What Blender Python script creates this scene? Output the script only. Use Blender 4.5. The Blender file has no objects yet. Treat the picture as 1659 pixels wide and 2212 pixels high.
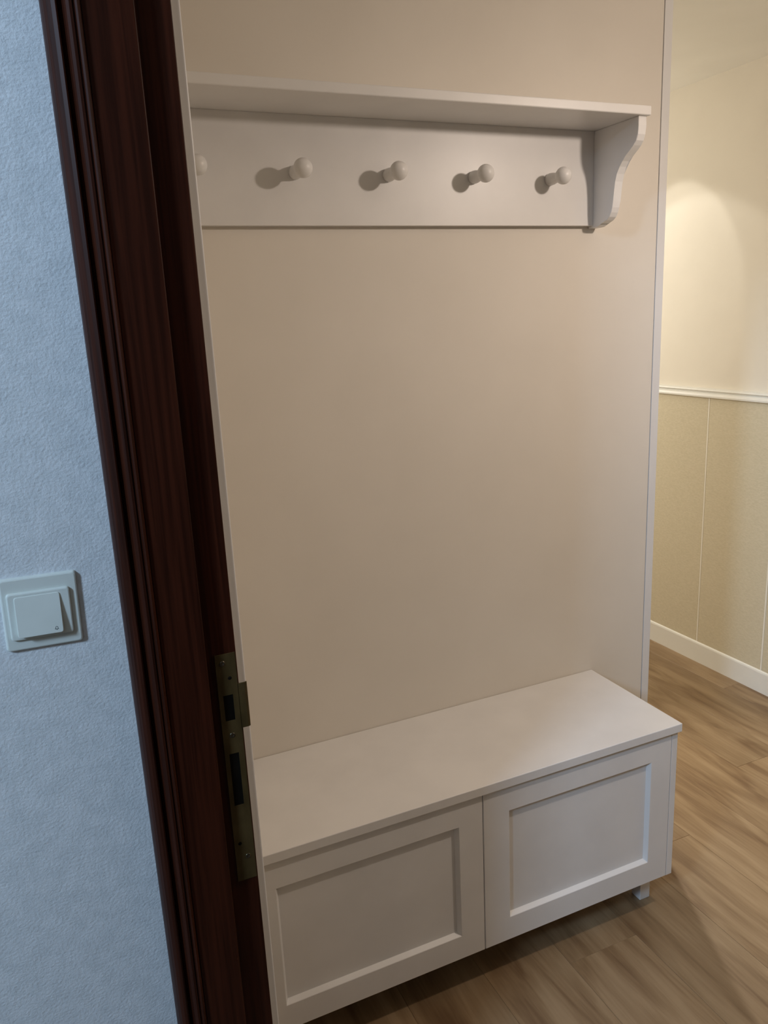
import bpy, bmesh, math, random
from mathutils import Vector, Matrix
random.seed(7)
scn = bpy.context.scene
col = scn.collection

# ------------------------------------------------------------------ camera
yaw, pitch, roll = (math.radians(a) for a in (23.3674, -13.9591, -2.7733))
F = Vector((math.sin(yaw) * math.cos(pitch), math.cos(yaw) * math.cos(pitch), math.sin(pitch)))
R0 = Vector((math.cos(yaw), -math.sin(yaw), 0))
U0 = R0.cross(F)
R = R0 * math.cos(roll) + U0 * math.sin(roll)
U = -R0 * math.sin(roll) + U0 * math.cos(roll)
cam_d = bpy.data.cameras.new('camera')
cam = bpy.data.objects.new('camera', cam_d)
col.objects.link(cam)
cam_d.sensor_fit = 'HORIZONTAL'
cam_d.sensor_width = 36
cam_d.lens = 36 * 1698.55 / 1659
cam_d.clip_start = 0.02
m = Matrix((R, U, -F)).transposed().to_4x4()
m.translation = Vector((-1.2638, -1.5836, 1.4704))
cam.matrix_world = m
scn.camera = cam

# ------------------------------------------------------------------ world, daylight, exposure
scn.view_settings.view_transform = 'Standard'
scn.view_settings.look = 'None'
scn.view_settings.exposure = 0.0
scn.view_settings.gamma = 1.0
scn.view_settings.use_curve_mapping = False
world = bpy.data.worlds.new('world')
scn.world = world
world.use_nodes = True
world.node_tree.nodes['Background'].inputs[0].default_value = (0.55, 0.72, 1.0, 1)
world.node_tree.nodes['Background'].inputs[1].default_value = 0.02


def light(name, kind, loc, energy, color, size=0.05, target=None, spot=None, blend=0.1, parent=None):
    d = bpy.data.lights.new(name, kind)
    d.energy = energy
    d.color = color
    if kind == 'AREA':
        d.shape = 'RECTANGLE'
        d.size, d.size_y = size
    else:
        d.shadow_soft_size = size
    if spot:
        d.spot_size = math.radians(spot)
        d.spot_blend = blend
    o = bpy.data.objects.new(name, d)
    col.objects.link(o)
    o.location = loc
    if target is not None:
        o.rotation_euler = (Vector(target) - Vector(loc)).to_track_quat('-Z', 'Y').to_euler()
    return o


WARM = (1.0, 0.845, 0.725)
PASSAGE = (1.0, 0.96, 0.87)
# daylight entering the stair landing through its window, left of and behind the camera
light('landing_daylight', 'AREA', (-3.40, -2.10, 2.72), 100, (0.514, 0.73, 1.0), (0.46, 0.50), (0.0, -2.10, 2.72))



# ------------------------------------------------------------------ materials
def mat(name, color, rough=0.5, spec=0.5, metal=0.0):
    m = bpy.data.materials.new(name)
    m.use_nodes = True
    b = m.node_tree.nodes['Principled BSDF']
    b.inputs['Base Color'].default_value = (*color, 1)
    b.inputs['Roughness'].default_value = rough
    b.inputs['Metallic'].default_value = metal
    b.inputs['Specular IOR Level'].default_value = spec
    return m, m.node_tree, b


def noise_mat(name, c1, c2, scale=(20, 20, 20), rough=0.5, spec=0.5, detail=4, bump=0.0, bump_scale=None,
              bump_dist=0.001, metal=0.0, lo=0.35, hi=0.65):
    m, nt, b = mat(name, c1, rough, spec, metal)
    N, L = nt.nodes, nt.links
    tc = N.new('ShaderNodeTexCoord')
    mp = N.new('ShaderNodeMapping')
    mp.inputs['Scale'].default_value = scale
    L.new(tc.outputs['Object'], mp.inputs['Vector'])
    n = N.new('ShaderNodeTexNoise')
    n.inputs['Scale'].default_value = 1.0
    n.inputs['Detail'].default_value = detail
    L.new(mp.outputs[0], n.inputs['Vector'])
    r = N.new('ShaderNodeValToRGB')
    r.color_ramp.elements[0].color = (*c1, 1)
    r.color_ramp.elements[1].color = (*c2, 1)
    r.color_ramp.elements[0].position = lo
    r.color_ramp.elements[1].position = hi
    L.new(n.outputs['Fac'], r.inputs['Fac'])
    L.new(r.outputs['Color'], b.inputs['Base Color'])
    if bump:
        mp2 = N.new('ShaderNodeMapping')
        mp2.inputs['Scale'].default_value = bump_scale or scale
        L.new(tc.outputs['Object'], mp2.inputs['Vector'])
        n2 = N.new('ShaderNodeTexNoise')
        n2.inputs['Scale'].default_value = 1.0
        n2.inputs['Detail'].default_value = 8
        n2.inputs['Roughness'].default_value = 0.58
        L.new(mp2.outputs[0], n2.inputs['Vector'])
        bp = N.new('ShaderNodeBump')
        bp.inputs['Strength'].default_value = bump
        bp.inputs['Distance'].default_value = bump_dist
        L.new(n2.outputs['Fac'], bp.inputs['Height'])
        L.new(bp.outputs[0], b.inputs['Normal'])
    return m


M = {}
M['lacquer'] = noise_mat('white_lacquer', (0.76, 0.745, 0.73), (0.80, 0.785, 0.77), (9, 9, 9), 0.38, 0.45, 3, 0.05, (160, 160, 160))
M['white_trim'] = noise_mat('white_trim_paint', (0.76, 0.755, 0.76), (0.79, 0.785, 0.79), (14, 14, 5), 0.42, 0.4, 3, 0.05, (120, 120, 40))
M['panel'] = noise_mat('cream_wall_paint', (0.76, 0.71, 0.64), (0.785, 0.735, 0.665), (5, 5, 5), 0.72, 0.25, 4, 0.12, (260, 260, 260), 0.0006)
M['cream'] = noise_mat('pale_cream_plaster', (0.80, 0.745, 0.645), (0.83, 0.775, 0.675), (4, 4, 4), 0.8, 0.2, 4, 0.15, (180, 180, 180), 0.0008)
M['wainscot'] = noise_mat('olive_beige_weave', (0.615, 0.55, 0.40), (0.69, 0.62, 0.47), (90, 90, 420), 0.75, 0.2, 5, 0.25, (700, 500, 1500), 0.0006)
M['batten'] = noise_mat('cream_batten', (0.84, 0.80, 0.69), (0.87, 0.83, 0.73), (10, 10, 10), 0.5, 0.3)
M['skirting'] = noise_mat('cream_white_skirting', (0.83, 0.82, 0.77), (0.86, 0.85, 0.80), (6, 6, 6), 0.4, 0.4)
M['ceiling'] = noise_mat('ceiling_paint', (0.82, 0.785, 0.70), (0.85, 0.815, 0.73), (4, 4, 4), 0.85, 0.2, 4, 0.1, (150, 150, 150))
M['plaster'] = noise_mat('rough_white_plaster', (0.66, 0.685, 0.70), (0.74, 0.76, 0.775), (60, 60, 60), 0.85, 0.2, 6, 0.6, (260, 260, 300), 0.0015)
M['stairwell'] = noise_mat('dark_stairwell_absorber', (0.20, 0.17, 0.14), (0.24, 0.20, 0.17), (6, 6, 6), 0.8, 0.2)  # unseen landing surfaces, kept dark to cut daylight bounce into the hall
M['plastic'] = noise_mat('off_white_plastic', (0.66, 0.69, 0.64), (0.69, 0.72, 0.67), (30, 30, 30), 0.4, 0.4)
M['dark_line'] = noise_mat('dark_print', (0.06, 0.07, 0.07), (0.1, 0.11, 0.11), (30, 30, 30), 0.6)
M['shadow_gap'] = noise_mat('grey_joint', (0.2, 0.18, 0.16), (0.24, 0.22, 0.2), (30, 30, 30), 0.8)
M['brass'] = noise_mat('tarnished_brass', (0.052, 0.034, 0.011), (0.080, 0.053, 0.019), (60, 60, 25), 0.55, 0.2, 5, metal=0.2)
M['steel'] = noise_mat('zinc_screw', (0.09, 0.078, 0.05), (0.14, 0.12, 0.085), (90, 90, 90), 0.3, 0.5, 3, metal=0.9)
M['hole_shade'] = noise_mat('painted_hole_shade', (0.006, 0.005, 0.004), (0.010, 0.008, 0.006), (30, 30, 30), 1.0, 0.0)  # near-black for the strike plate holes, their inner shade put into the colour
M['slab'] = noise_mat('dark_stone', (0.10, 0.09, 0.08), (0.14, 0.13, 0.12), (8, 8, 8), 0.9)
M['shade'] = noise_mat('lamp_white', (0.8, 0.79, 0.76), (0.84, 0.83, 0.8), (8, 8, 8), 0.4)


def mahogany():
    m, nt, b = mat('dark_mahogany', (0.03, 0.01, 0.005), 0.46, 0.14)
    N, L = nt.nodes, nt.links
    tc = N.new('ShaderNodeTexCoord')
    mp = N.new('ShaderNodeMapping')
    mp.inputs['Scale'].default_value = (190, 190, 5)
    L.new(tc.outputs['Object'], mp.inputs['Vector'])
    n = N.new('ShaderNodeTexNoise')
    n.inputs['Scale'].default_value = 1
    n.inputs['Detail'].default_value = 6
    n.inputs['Distortion'].default_value = 0.4
    L.new(mp.outputs[0], n.inputs['Vector'])
    r = N.new('ShaderNodeValToRGB')
    r.color_ramp.elements[0].color = (0.022, 0.0050, 0.0019, 1)
    r.color_ramp.elements[1].color = (0.046, 0.0108, 0.0044, 1)
    r.color_ramp.elements[0].position = 0.36
    r.color_ramp.elements[1].position = 0.66
    L.new(n.outputs['Fac'], r.inputs['Fac'])
    L.new(r.outputs[0], b.inputs['Base Color'])
    bp = N.new('ShaderNodeBump')
    bp.inputs['Strength'].default_value = 0.12
    bp.inputs['Distance'].default_value = 0.0006
    L.new(n.outputs['Fac'], bp.inputs['Height'])
    L.new(bp.outputs[0], b.inputs['Normal'])
    return m


M['mahogany'] = mahogany()


def oak():
    m, nt, b = mat('oak_laminate', (0.3, 0.2, 0.1), 0.42, 0.4)
    N, L = nt.nodes, nt.links
    tc = N.new('ShaderNodeTexCoord')
    oi = N.new('ShaderNodeObjectInfo')
    cv = N.new('ShaderNodeCombineXYZ')
    mul = N.new('ShaderNodeMath'); mul.operation = 'MULTIPLY'; mul.inputs[1].default_value = 37.0
    L.new(oi.outputs['Random'], mul.inputs[0])
    L.new(mul.outputs[0], cv.inputs['X']); L.new(mul.outputs[0], cv.inputs['Y'])
    add = N.new('ShaderNodeVectorMath'); add.operation = 'ADD'
    L.new(tc.outputs['Object'], add.inputs[0]); L.new(cv.outputs[0], add.inputs[1])
    def tex(scale, detail, dist):
        mp = N.new('ShaderNodeMapping')
        mp.inputs['Scale'].default_value = scale
        L.new(add.outputs[0], mp.inputs['Vector'])
        n = N.new('ShaderNodeTexNoise')
        n.inputs['Scale'].default_value = 1
        n.inputs['Detail'].default_value = detail
        n.inputs['Distortion'].default_value = dist
        L.new(mp.outputs[0], n.inputs['Vector'])
        return n
    big = tex((15, 2.4, 10), 3, 1.0)
    fine = tex((150, 9, 20), 5, 0.3)
    mixn = N.new('ShaderNodeMix'); mixn.data_type = 'FLOAT'
    mixn.inputs[0].default_value = 0.22
    L.new(big.outputs['Fac'], mixn.inputs[2]); L.new(fine.outputs['Fac'], mixn.inputs[3])
    r = N.new('ShaderNodeValToRGB')
    cr = r.color_ramp
    cr.elements[0].position = 0.34; cr.elements[0].color = (0.170, 0.101, 0.051, 1)
    cr.elements[1].position = 0.64; cr.elements[1].color = (0.330, 0.230, 0.132, 1)
    e = cr.elements.new(0.48); e.color = (0.252, 0.166, 0.089, 1)
    L.new(mixn.outputs[0], r.inputs['Fac'])
    hsv = N.new('ShaderNodeHueSaturation')
    mr = N.new('ShaderNodeMapRange')
    mr.inputs['To Min'].default_value = 0.88; mr.inputs['To Max'].default_value = 1.1
    L.new(oi.outputs['Random'], mr.inputs['Value'])
    L.new(mr.outputs[0], hsv.inputs['Value'])
    L.new(r.outputs[0], hsv.inputs['Color'])
    L.new(hsv.outputs[0], b.inputs['Base Color'])
    bp = N.new('ShaderNodeBump')
    bp.inputs['Strength'].default_value = 0.12
    bp.inputs['Distance'].default_value = 0.0005
    L.new(fine.outputs['Fac'], bp.inputs['Height'])
    L.new(bp.outputs[0], b.inputs['Normal'])
    return m


M['oak'] = oak()


# ------------------------------------------------------------------ mesh helpers
def link(name, me, material, parent=None, smooth=False):
    o = bpy.data.objects.new(name, me)
    col.objects.link(o)
    if material:
        me.materials.append(M[material])
    if smooth:
        for p in me.polygons:
            p.use_smooth = True
    if parent is not None:
        o.parent = parent
        o.matrix_parent_inverse = Matrix.Translation(-wloc(parent))
    return o


def wloc(o):
    return o.location + (wloc(o.parent) * 0 if o.parent else Vector())


def from_bm(name, bm, material, parent=None, smooth=False):
    bmesh.ops.recalc_face_normals(bm, faces=bm.faces)
    me = bpy.data.meshes.new(name)
    bm.to_mesh(me)
    bm.free()
    return link(name, me, material, parent, smooth)


def bm_box(bm, x0, x1, y0, y1, z0, z1):
    vs = [bm.verts.new(c) for c in ((x0, y0, z0), (x1, y0, z0), (x1, y1, z0), (x0, y1, z0),
                                    (x0, y0, z1), (x1, y0, z1), (x1, y1, z1), (x0, y1, z1))]
    for f in ((3, 2, 1, 0), (4, 5, 6, 7), (0, 1, 5, 4), (1, 2, 6, 5), (2, 3, 7, 6), (3, 0, 4, 7)):
        bm.faces.new([vs[i] for i in f])


def box(name, x0, x1, y0, y1, z0, z1, material, parent=None, bevel=0.0, seg=2):
    bm = bmesh.new()
    bm_box(bm, x0, x1, y0, y1, z0, z1)
    if bevel:
        bmesh.ops.bevel(bm, geom=list(bm.edges), offset=bevel, segments=seg, affect='EDGES', profile=0.5)
    return from_bm(name, bm, material, parent)


def prism(name, pts, axis, a0, a1, material, parent=None, bevel=0.0, seg=2):
    """closed outline extruded along an axis; pts are the two other coordinates in axis order"""
    bm = bmesh.new()
    def co(p, a):
        return {'x': (a, p[0], p[1]), 'y': (p[0], a, p[1]), 'z': (p[0], p[1], a)}[axis]
    lo = [bm.verts.new(co(p, a0)) for p in pts]
    hi = [bm.verts.new(co(p, a1)) for p in pts]
    n = len(pts)
    bm.faces.new(lo)
    bm.faces.new(hi[::-1])
    for i in range(n):
        bm.faces.new((lo[i], lo[(i + 1) % n], hi[(i + 1) % n], hi[i]))
    if bevel:
        caps = [f for f in bm.faces if len(f.verts) == n]
        ed = {e for f in caps for e in f.edges}
        bmesh.ops.bevel(bm, geom=list(ed), offset=bevel, segments=seg, affect='EDGES', profile=0.5)
    return from_bm(name, bm, material, parent)


def empty(name, loc):
    o = bpy.data.objects.new(name, None)
    o.location = loc
    o.empty_display_size = 0.05
    col.objects.link(o)
    return o


def thing(o, label, cat, group=None):
    o['label'] = label
    o['category'] = cat
    if group:
        o['group'] = group
    return o


def struct(o, label=None, cat=None):
    o['kind'] = 'structure'
    if label:
        o['label'] = label
    if cat:
        o['category'] = cat
    return o


def lathe(bm, origin, prof, seg=28):
    """profile (distance along -Y, radius) revolved round an axis along Y through origin"""
    rings = []
    for a, r in prof:
        if r < 1e-6:
            rings.append([bm.verts.new((origin[0], origin[1] - a, origin[2]))])
        else:
            rings.append([bm.verts.new((origin[0] + r * math.cos(2 * math.pi * k / seg), origin[1] - a,
                                        origin[2] + r * math.sin(2 * math.pi * k / seg))) for k in range(seg)])
    for q, s in zip(rings, rings[1:]):
        for k in range(seg):
            k2 = (k + 1) % seg
            if len(q) == 1 and len(s) == 1:
                continue
            if len(q) == 1:
                bm.faces.new((q[0], s[k], s[k2]))
            elif len(s) == 1:
                bm.faces.new((q[k], q[k2], s[0]))
            else:
                bm.faces.new((q[k], q[k2], s[k2], s[k]))


# ------------------------------------------------------------------ the setting
ZC = 2.2556
XW = 1.133           # right wall face
XL = -1.0895         # hall face of the door wall
YN, YF = -2.7, 2.9   # near and far end of the hall

floor = struct(box('floor', -3.52, XW + 0.1, YN - 0.1, YF + 0.1, -0.08, -0.0095, 'slab'),
               'brown oak laminate floor running along the hallway', 'floor')
PW, PL = 0.193, 1.285
pm = {}
x = XL
i = 0
while x < XW - 0.005:
    w = min(PW, XW - x)
    y = YN - [0.0, 0.83, 0.41, 1.1, 0.22, 0.68][i % 6]
    while y < YF:
        y0, y1 = max(y, YN), min(y + PL, YF)
        key = (round(w, 4), round(y1 - y0, 4))
        if key not in pm:
            bm = bmesh.new()
            g = 0.00015
            bm_box(bm, g, w - g, g, (y1 - y0) - g, -0.0085, 0.0)
            top = [e for e in bm.edges if all(v.co.z > -1e-6 for v in e.verts)]
            bmesh.ops.bevel(bm, geom=top, offset=0.0006, segments=1, affect='EDGES')
            bmesh.ops.recalc_face_normals(bm, faces=bm.faces)
            me = bpy.data.meshes.new('plank')
            bm.to_mesh(me)
            bm.free()
            me.materials.append(M['oak'])
            pm[key] = me
        if y1 - y0 > 0.02:
            p = bpy.data.objects.new('plank', pm[key])
            p.location = (x, y0, 0)
            col.objects.link(p)
            p.parent = floor
        y += PL
    x += PW
    i += 1

struct(box('ceiling', -1.205, XW + 0.1, YN - 0.1, YF + 0.1, ZC, ZC + 0.08, 'ceiling'),
       'plain cream ceiling above the hallway', 'ceiling')

# cream partition behind bench and rack, with a pale corner strip on its free end
PE0, PE1 = 0.183, 0.2106
struct(box('wall_back', XL, PE0, 0.0, 0.10, 0.0, ZC, 'panel'),
       'plain cream wall panel behind the coat rack and bench', 'wall')
tr = struct(prism('trim_1', [(PE0 + 0.0022, -0.0012), (PE1 - 0.002, -0.0012), (PE1, 0.0008), (PE1, 0.10), (PE0, 0.10), (PE0, 0.003), (PE0 + 0.0022, 0.003)],
                  'z', 0.0, ZC, 'white_trim'), 'pale grey corner strip on the free end of the cream wall panel', 'trim')

# right wall of the hallway: plaster above, wainscot panels below
wr = struct(box('wall_right', XW, XW + 0.1, YN, YF, 0.0, ZC, 'cream'),
            'cream hallway wall with beige panelled lower half', 'wall')
seams = [0.3907 + 0.322 * k for k in range(-9, 8)]
edges = [YN] + [s for s in seams if YN < s < YF] + [YF]
for a, b in zip(edges, edges[1:]):
    box('wainscot_panel', XW - 0.006, XW - 0.0005, a + 0.0036, b - 0.0036, 0.08, 1.112, 'wainscot', wr, 0.0012, 1)
for s in edges[1:-1]:
    box('batten', XW - 0.0064, XW - 0.0004, s - 0.0036, s + 0.0036, 0.08, 1.112, 'batten', wr, 0.0006, 1)
rail_prof = [(XW + 0.0, 1.1040), (XW - 0.014, 1.1040), (XW - 0.0185, 1.1062), (XW - 0.0195, 1.1120), (XW - 0.0180, 1.1185), (XW - 0.0145, 1.1225),
             (XW - 0.0105, 1.1238), (XW - 0.0105, 1.1275), (XW - 0.0165, 1.1290), (XW - 0.0185, 1.1325), (XW - 0.0170, 1.1368), (XW - 0.012, 1.1385),
             (XW - 0.006, 1.1405), (XW, 1.1410)]
struct(prism('trim_2', rail_prof, 'y', YN, YF, 'skirting'), 'cream moulded chair rail along the hallway wall', 'chair rail')
bb_prof = [(XW, 0.0), (XW - 0.0130, 0.0), (XW - 0.0130, 0.080), (XW - 0.0115, 0.0850), (XW - 0.0060, 0.0885), (XW, 0.0890)]
struct(prism('baseboard_right', bb_prof, 'y', YN, YF, 'skirting'), 'cream skirting board along the hallway wall', 'skirting board')

# other hall walls
YJ0, YJ1 = -1.70, -0.69
struct(box('wall_far', XL, XW, YF, YF + 0.1, 0, ZC, 'cream'), 'cream wall closing the far end of the hallway', 'wall')
struct(box('wall_near', XL, XW, YN - 0.1, YN, 0, ZC, 'cream'), 'cream wall behind the doorway end of the hallway', 'wall')
# entrance door leaf, swung open into the hall on the near jamb
leaf = struct(box('door_2', XL + 0.012, -0.215, -1.715, -1.674, 0.008, 2.06, 'mahogany', None, 0.002, 2), 'dark mahogany door leaf swung open into the hall', 'door')
for q0, q1 in ((0.14, 0.92), (1.08, 1.93)):
    box('leaf_panel', XL + 0.13, -0.33, -1.677, -1.668, q0, q1, 'mahogany', leaf, 0.006, 2)
bm = bmesh.new()
lathe(bm, (-0.27, -1.715, 1.03), [(-0.045, 0.008), (-0.042, 0.010), (-0.041, 0.024), (-0.0405, 0.025)], 20)
from_bm('handle_rose', bm, 'brass', leaf, True)
bm = bmesh.new()
bm_box(bm, -1.205, XL, YJ1, YF, 0, ZC)
bm_box(bm, -1.205, XL, YN, YJ0, 0, ZC)
bm_box(bm, -1.205, XL, YJ0, YJ1, 2.09, ZC)
bm_box(bm, -1.205, XL, -3.30, YJ1, ZC, 3.4)
bm_box(bm, -1.205, XL, -3.30, YN, 0, ZC)
struct(from_bm('wall_left', bm, 'cream'), 'wall with the doorway between landing and hallway', 'wall')

# stair landing: rough plaster wall next to the frame, daylight from its window
YB = -0.6955
ZL = 3.4
struct(box('wall_landing', -3.52, -1.2055, YB, YB + 0.1, 0, ZL, 'plaster'),
       'rough white plaster wall beside the dark door frame, in bluish daylight', 'wall')
bm = bmesh.new()
bm_box(bm, -3.52, -3.42, -3.20, -2.37, 0, ZL)
bm_box(bm, -3.52, -3.42, -1.83, YB, 0, ZL)
bm_box(bm, -3.52, -3.42, -2.37, -1.83, 0, 2.43)
bm_box(bm, -3.52, -3.42, -2.37, -1.83, 3.01, ZL)
struct(from_bm('wall_landing_side', bm, 'stairwell'), 'plaster stairwell wall with a high window', 'wall')
bm = bmesh.new()
for q in ((-2.37, -2.34, 2.43, 3.01), (-1.86, -1.83, 2.43, 3.01), (-2.34, -1.86, 2.43, 2.46), (-2.34, -1.86, 2.98, 3.01)):
    bm_box(bm, -3.50, -3.43, q[0], q[1], q[2], q[3])
struct(from_bm('window_1', bm, 'white_trim'), 'high stairwell window with white frame', 'window')
struct(box('wall_landing_rear', -3.42, -1.205, -3.30, -3.20, 0, ZL, 'stairwell'), 'plaster rear wall of the landing', 'wall')
struct(box('ceiling_landing', -3.52, -1.205, -3.30, YB + 0.1, ZL, ZL + 0.08, 'stairwell'), 'ceiling of the stairwell', 'ceiling')

# ------------------------------------------------------------------ door frame
df = struct(empty('door_1', (-1.14, -0.71, 0)), 'dark mahogany door frame with a brass strike plate', 'door frame')
ZT = 2.075
arch = [(-1.2082, -0.690), (-1.2082, -0.7050), (-1.2078, -0.7105), (-1.2062, -0.7165), (-1.2035, -0.7215), (-1.2000, -0.7250), (-1.1965, -0.7268),
        (-1.1950, -0.7262), (-1.1938, -0.7215), (-1.1922, -0.7200), (-1.1908, -0.7215), (-1.1896, -0.7280), (-1.1878, -0.7325), (-1.1852, -0.7352),
        (-1.1826, -0.7352), (-1.1818, -0.7335), (-1.1810, -0.7335), (-1.1802, -0.7365), (-1.1784, -0.7382), (-1.1764, -0.7372), (-1.1752, -0.7340), (-1.1748, -0.690)]
prism('architrave', arch, 'z', 0, ZT, 'mahogany', df)


def rounded(pts, radii, n=4):
    out = []
    k = len(pts)
    for i, p in enumerate(pts):
        r = radii[i]
        p = Vector(p)
        if r == 0:
            out.append(tuple(p)); continue
        a = (Vector(pts[i - 1]) - p).normalized(); b = (Vector(pts[(i + 1) % k]) - p).normalized()
        p0, p1 = p + a * r, p + b * r
        for j in range(n + 1):
            t = j / n
            out.append(tuple((1 - t) ** 2 * p0 + 2 * t * (1 - t) * p + t * t * p1))
    return out


prism('door_stop', rounded([(-1.1748, -0.690), (-1.1748, -0.7335), (-1.1262, -0.7335), (-1.1262, -0.690)], [0, 0.0008, 0.0022, 0]),
      'z', 0, ZT, 'mahogany', df)
YR = -0.7185   # rebate face that carries the strike plate
prism('jamb', rounded([(-1.1262, -0.690), (-1.1262, YR), (-1.0890, YR), (-1.0890, -0.690)], [0, 0, 0.0018, 0]), 'z', 0, ZT, 'mahogany', df)
box('head_jamb', -1.2082, -1.089, YJ0 + 0.03, -0.7335, ZT, 2.09, 'mahogany', df)
prism('hinge_jamb', [(-1.2082, YJ0), (-1.2082, YJ0 + 0.04), (-1.126, YJ0 + 0.04), (-1.126, YJ0 + 0.026), (-1.089, YJ0 + 0.026), (-1.089, YJ0)],
      'z', 0, ZT, 'mahogany', df)

# strike plate: a flat tongue with two openings and a lip towards the hall
sp = empty('strike_plate', (-1.103, YR, 0.94))
sp.parent = df
sp.matrix_parent_inverse = Matrix.Translation(-df.location)
PX0, PX1, PZ0, PZ1 = -1.1150, -1.0908, 0.788, 1.0952


def plate_mesh():
    bm = bmesh.new()
    xs = [PX0, -1.1096, -1.0978, PX1]
    zs = [PZ0, 0.8945, 0.9657, 1.0094, 1.0428, PZ1]
    holes = {(1, 1), (1, 3)}
    t0, t1 = YR - 0.0016, YR + 0.0002
    for i in range(3):
        for j in range(5):
            if (i, j) in holes:
                continue
            bm_box(bm, xs[i], xs[i + 1], t0, t1, zs[j], zs[j + 1])
    bmesh.ops.remove_doubles(bm, verts=bm.verts, dist=1e-6)
    return bm


bm = plate_mesh()
o = from_bm('plate', bm, 'brass', sp)
lip = [(PX1 - 0.0005, YR - 0.0016), (-1.0830, YR - 0.0016), (-1.0805, YR - 0.0008), (-1.0797, YR + 0.0006), (-1.0805, YR + 0.0010), (-1.0830, YR + 0.0000), (PX1 - 0.0005, YR + 0.0000)]
prism('lip', lip, 'z', 0.9965, 1.0545, 'brass', sp)
box('latch_mortise_shade', -1.1096, -1.0978, YR - 0.0009, YR + 0.0001, 1.0094, 1.0428, 'hole_shade', sp)  # solid dark slabs fill both openings, standing for shaded depth
box('bolt_mortise_shade', -1.1096, -1.0978, YR - 0.0009, YR + 0.0001, 0.8945, 0.9657, 'hole_shade', sp)
for sx, sz, mt in ((-1.1067, 1.0838, 'steel'), (-1.0996, 1.064, 'hole_shade'), (-1.1033, 0.9899, 'steel'), (-1.1079, 0.8411, 'hole_shade'), (-1.0993, 0.8206, 'steel')):
    bm = bmesh.new()
    lathe(bm, (sx, YR - 0.0015, sz), [(0.0, 0.0034), (0.0006, 0.0030), (0.0008, 0.0017), (0.0002, 0.0012), (0.0002, 0.0)] if mt == 'steel'
          else [(0.0, 0.0024), (0.0003, 0.0020), (0.0003, 0.0)], 18)
    from_bm('screw' if mt == 'steel' else 'screw_hole_shade', bm, mt, sp, True)

# white board edge on the hall side, seen beyond the jamb
struct(prism('trim_3', rounded([(XL, -0.600), (XL, -0.660), (-1.0678, -0.660), (-1.0678, -0.600)], [0, 0, 0.0030, 0.002]),
             'z', 0, 2.12, 'white_trim'), 'narrow white board edge between the dark jamb and the cream wall', 'trim')

# ------------------------------------------------------------------ bell push on the landing wall
SW = Vector((-1.2893, YB, 1.1790))
bell = thing(empty('doorbell_switch', SW), 'square off-white bell push on the plaster wall left of the frame', 'doorbell')


def slab(name, cx, cz, w, h, y0, y1, r, material, parent, taper=0.0, bev=0.0012, tilt=0.0):
    """rounded rectangle lying on the wall; front at y0 (towards the room), back at y1"""
    bm = bmesh.new()
    pts = rounded([(cx - w / 2, cz - h / 2), (cx + w / 2, cz - h / 2), (cx + w / 2, cz + h / 2), (cx - w / 2, cz + h / 2)], [r] * 4, 5)
    rings = []
    for y, k in ((y1, 0.0), (y0 + bev, taper), (y0 + bev * 0.3, taper + bev * 0.3), (y0, taper + bev)):
        ring = []
        for px, pz in pts:
            sx = (px - cx) * (1 - 2 * k / w) + cx
            sz = (pz - cz) * (1 - 2 * k / h) + cz
            yy = y - (tilt * (cz + h / 2 - pz) / h if y != y1 else 0)
            ring.append(bm.verts.new((sx, yy, sz)))
        rings.append(ring)
    n = len(pts)
    for a, b in zip(rings, rings[1:]):
        for i in range(n):
            bm.faces.new((a[i], a[(i + 1) % n], b[(i + 1) % n], b[i]))
    bm.faces.new(rings[-1]); bm.faces.new(rings[0][::-1])
    return from_bm(name, bm, material, parent)


slab('outer_frame', SW.x, SW.z, 0.0775, 0.0815, YB - 0.0045, YB, 0.0035, 'plastic', bell, 0.0008, 0.0016)
slab('inner_frame', SW.x - 0.0012, SW.z - 0.0015, 0.0630, 0.0530, YB - 0.0080, YB - 0.0043, 0.0035, 'plastic', bell, 0.0004, 0.0014)
rk = slab('push_button', SW.x - 0.0028, SW.z - 0.0012, 0.0450, 0.0440, YB - 0.0088, YB - 0.0079, 0.0028, 'plastic', bell, 0.0, 0.0006, 0.0052)
# bell symbol, lower right corner of the button
bx, bz = SW.x + 0.0130, SW.z - 0.0178
outl = [(-1.9, -1.1), (-1.35, -0.6), (-1.2, 0.6), (-0.8, 1.5), (0, 1.95), (0.8, 1.5), (1.2, 0.6), (1.35, -0.6), (1.9, -1.1)]
bm = bmesh.new()
outl = [(bx + a * 0.00095, bz + c * 0.00095) for a, c in outl]


def by(z):
    return YB - 0.0088 - 0.0052 * ((SW.z - 0.0012 + 0.022) - z) / 0.044 - 0.00012


for a, b in zip(outl, outl[1:] + outl[:1]):
    d = (Vector(b) - Vector(a)).normalized() * 0.00022
    nrm = Vector((-d.y, d.x))
    q = [Vector(a) - d + nrm, Vector(b) + d + nrm, Vector(b) + d - nrm, Vector(a) - d - nrm]
    bm.faces.new([bm.verts.new((p.x, by(p.y), p.y)) for p in q])
bm_box(bm, bx - 0.0006, bx + 0.0006, by(bz - 0.0017) - 0.0001, by(bz - 0.0017) + 0.0001, bz - 0.0019, bz - 0.0014)
from_bm('bell_symbol', bm, 'dark_line', rk)
bell.rotation_euler = (0, math.radians(1.4), 0)

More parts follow.
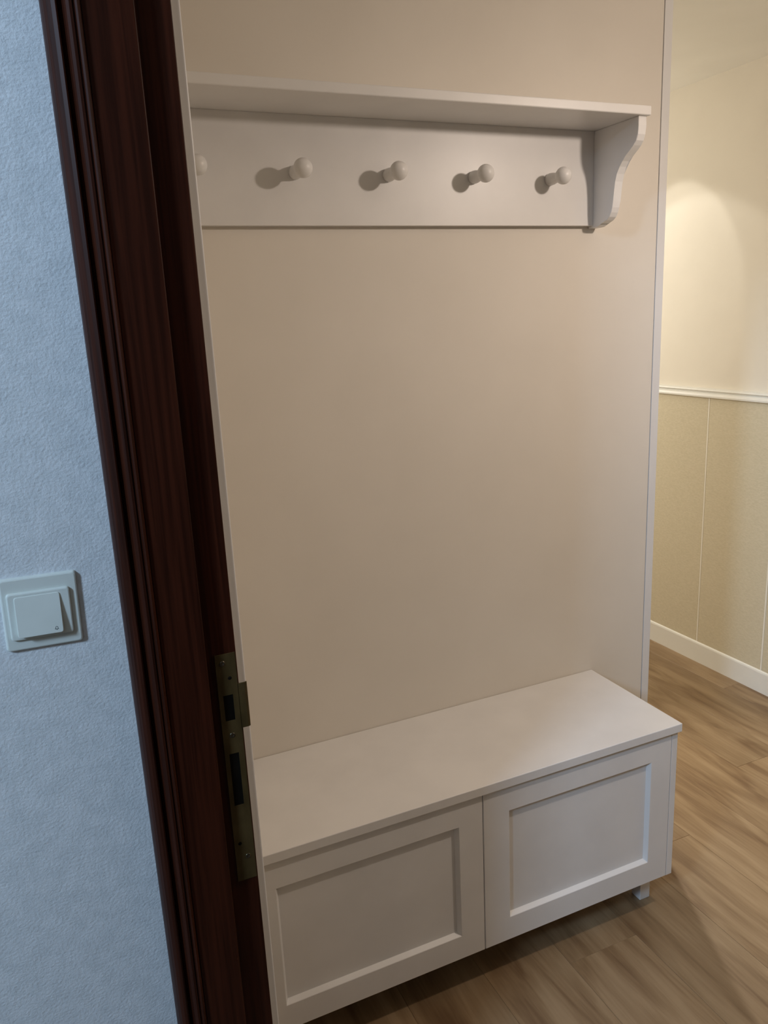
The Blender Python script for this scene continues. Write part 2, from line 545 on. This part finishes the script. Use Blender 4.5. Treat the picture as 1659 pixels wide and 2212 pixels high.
# ------------------------------------------------------------------ storage bench
HB, BD = 0.517, 0.3324
BL, BR = -1.0545, 0.0055
bench = thing(empty('storage_bench', (-0.53, -0.166, 0)), 'low white storage bench with two framed doors against the cream wall', 'bench')
box('top_board', BL - 0.009, 0.0092, -BD, -0.001, HB - 0.0212, HB, 'lacquer', bench, 0.0016, 3)
ZB, ZD = 0.1050, HB - 0.0212
for x0 in (BL, BR - 0.0175):
    box('side_panel', x0, x0 + 0.0175, -0.3230, -0.004, ZB, ZD, 'lacquer', bench, 0.0008, 2)
box('bottom_board', BL + 0.0175, BR - 0.0175, -0.302, -0.004, ZB + 0.002, ZB + 0.018, 'lacquer', bench)
box('back_board', BL + 0.0175, BR - 0.0175, -0.010, -0.004, ZB + 0.018, ZD, 'lacquer', bench)
box('middle_divider', -0.5345, -0.5175, -0.302, -0.010, ZB + 0.018, ZD, 'lacquer', bench)


def bench_door(x0, x1, rx0, rx1):
    z0, z1, rz0, rz1 = ZB + 0.0005, ZD - 0.0025, 0.1632, 0.4335
    yf, yb = -0.3234, -0.3035
    dep, bv = 0.0115, 0.0065
    bm = bmesh.new()
    def ring(a, b, c, d, y):
        return [bm.verts.new(p) for p in ((a, y, c), (b, y, c), (b, y, d), (a, y, d))]
    e = 0.0010
    rs = [ring(rx0 + bv, rx1 - bv, rz0 + bv, rz1 - bv, yb), ring(x0, x1, z0, z1, yb), ring(x0, x1, z0, z1, yf + e), ring(x0 + e, x1 - e, z0 + e, z1 - e, yf),
          ring(rx0, rx1, rz0, rz1, yf), ring(rx0 + 0.0010, rx1 - 0.0010, rz0 + 0.0010, rz1 - 0.0010, yf + 0.0007),
          ring(rx0 + bv, rx1 - bv, rz0 + bv, rz1 - bv, yf + dep)]
    for a, b in zip(rs, rs[1:] + rs[:1]):
        for i in range(4):
            bm.faces.new((a[i], a[(i + 1) % 4], b[(i + 1) % 4], b[i]))
    d = from_bm('door', bm, 'lacquer', bench)
    box('door_panel', rx0 + bv * 0.6, rx1 - bv * 0.6, yf + dep - 0.0005, yf + dep + 0.006, rz0 + bv * 0.6, rz1 - bv * 0.6, 'lacquer', d)
    return d


bench_door(-0.5252, -0.0130, -0.4623, -0.0715)
bench_door(-1.0360, -0.5272, -0.9792, -0.5838)
for lx0, lx1 in ((-0.0384, -0.0077), (-1.0503, -1.0196)):
    for ly0 in (-0.2662, -0.060):
        box('leg', lx0, lx1, ly0, ly0 + 0.031, 0.0, ZB + 0.002, 'lacquer', bench, 0.001, 2)

# ------------------------------------------------------------------ coat rack
rack = thing(empty('coat_rack', (-0.54, 0.0, 1.65)), 'white wall coat rack with round pegs, shelf and scrolled bracket', 'coat rack')
ZS = 1.8542
box('shelf', -1.085, 0.0030, -0.1706, -0.0005, ZS, ZS + 0.0185, 'lacquer', rack, 0.0022, 3)
box('back_board', -1.0640, -0.0231, -0.0176, -0.0005, 1.6519, ZS, 'lacquer', rack, 0.0007, 2)
bp = [(-0.0005, ZS), (-0.1615, ZS), (-0.1620, 1.8360), (-0.1605, 1.8190), (-0.1555, 1.8075), (-0.1475, 1.7995), (-0.1380, 1.7925), (-0.1240, 1.7835),
      (-0.1120, 1.7745), (-0.1035, 1.7645), (-0.0965, 1.7510), (-0.0915, 1.7360), (-0.0885, 1.7160), (-0.0860, 1.6960), (-0.0835, 1.6830),
      (-0.0795, 1.6730), (-0.0735, 1.6640), (-0.0645, 1.6580), (-0.0530, 1.6550), (-0.0440, 1.6535), (-0.0400, 1.6495), (-0.0330, 1.6475), (-0.0220, 1.6470), (-0.0005, 1.6470)]
for x0 in (-0.0231, -1.0820):
    prism('bracket', bp, 'x', x0, x0 + 0.0210, 'lacquer', rack, 0.0016, 2)
prof = [(0.0, 0.0), (0.0, 0.0128), (0.006, 0.0132), (0.014, 0.0126), (0.022, 0.0112), (0.029, 0.0100), (0.034, 0.0096)]
cy, rx, ry = 0.0515, 0.0182, 0.0172
prof = prof[:7] + [(cy - ry * math.cos(math.radians(32 + 148 * k / 14)), rx * max(0.0, math.sin(math.radians(32 + 148 * k / 14)))) for k in range(15)]
prof[-1] = (cy + ry, 0.0)
bm = bmesh.new()
lathe(bm, (0, 0, 0), prof, 32)
bmesh.ops.recalc_face_normals(bm, faces=bm.faces)
peg_me = bpy.data.meshes.new('peg')
bm.to_mesh(peg_me)
bm.free()
peg_me.materials.append(M['lacquer'])
for p in peg_me.polygons:
    p.use_smooth = True
for px in (-0.9405, -0.7414, -0.5414, -0.3417, -0.1455):
    p = bpy.data.objects.new('peg', peg_me)
    col.objects.link(p)
    p.parent = rack
    p.matrix_parent_inverse = Matrix.Translation(-rack.location)
    p.location = (px, -0.0174, 1.7491)


# ------------------------------------------------------------------ ceiling lamps
def lamp_head(name, loc, label, group):
    """ceiling rose, stem and open shade; the light sits at loc, in the mouth of the shade"""
    x, y, z = loc
    t = thing(empty(name, (x, y, ZC)), label, 'lamp', group)
    def turned(nm, prof):
        bm = bmesh.new()
        seg = 28
        rings = [[bm.verts.new((x + r * math.cos(2 * math.pi * k / seg), y + r * math.sin(2 * math.pi * k / seg), zz)) for k in range(seg)] for r, zz in prof]
        for a, b in zip(rings, rings[1:]):
            for k in range(seg):
                bm.faces.new((a[k], a[(k + 1) % seg], b[(k + 1) % seg], b[k]))
        bm.faces.new(rings[0]); 
        if prof[-1] != prof[0]:
            bm.faces.new(rings[-1][::-1])
        return from_bm(nm, bm, 'shade', t, True)
    turned('ceiling_rose', [(0.030, ZC - 0.0005), (0.028, ZC - 0.004), (0.008, ZC - 0.006)])
    turned('stem', [(0.004, ZC - 0.005), (0.004, z + 0.075)])
    turned('lamp_holder', [(0.018, z + 0.085), (0.020, z + 0.045), (0.016, z + 0.040)])
    return t


lamp_head('ceiling_lamp', (0.19, -0.96, 1.945), 'bare bulb ceiling lamp in front of the bench', 'hall ceiling lamps')
light('hall_bulb', 'POINT', (0.19, -0.96, 1.945), 10.0, WARM, 0.032)
light('hall_fill_spot', 'SPOT', (0.19, -0.96, 1.945), 17.2, WARM, 0.032, (-0.25, -0.45, 0.4), 170, 1.0)  # extra downward spot added at the bulb to lift the lower parts
A = (0.64, 1.00, 2.09)
lamp_head('ceiling_lamp', A, 'spotlight lamp on the ceiling just beyond the cream wall panel', 'hall ceiling lamps')
light('passage_spot', 'SPOT', A, 3.4, PASSAGE, 0.014, (1.133, 0.90, 1.66), 46, 0.22)
light('passage_wash', 'SPOT', A, 3.6, PASSAGE, 0.02, (1.133, 0.76, 1.20), 74, 0.20)
light('passage_floor', 'SPOT', A, 78, PASSAGE, 0.02, (0.24, -0.36, 0.0), 50, 0.5)
lamp_head('ceiling_lamp', (0.36, 1.95, 1.42), 'added unseen lamp hung low deep in the passage to light its walls', 'hall ceiling lamps')
light('passage_fill', 'POINT', (0.36, 1.95, 1.42), 34.5, PASSAGE, 0.04)  # added fill, set low and out of view to brighten the lower wall
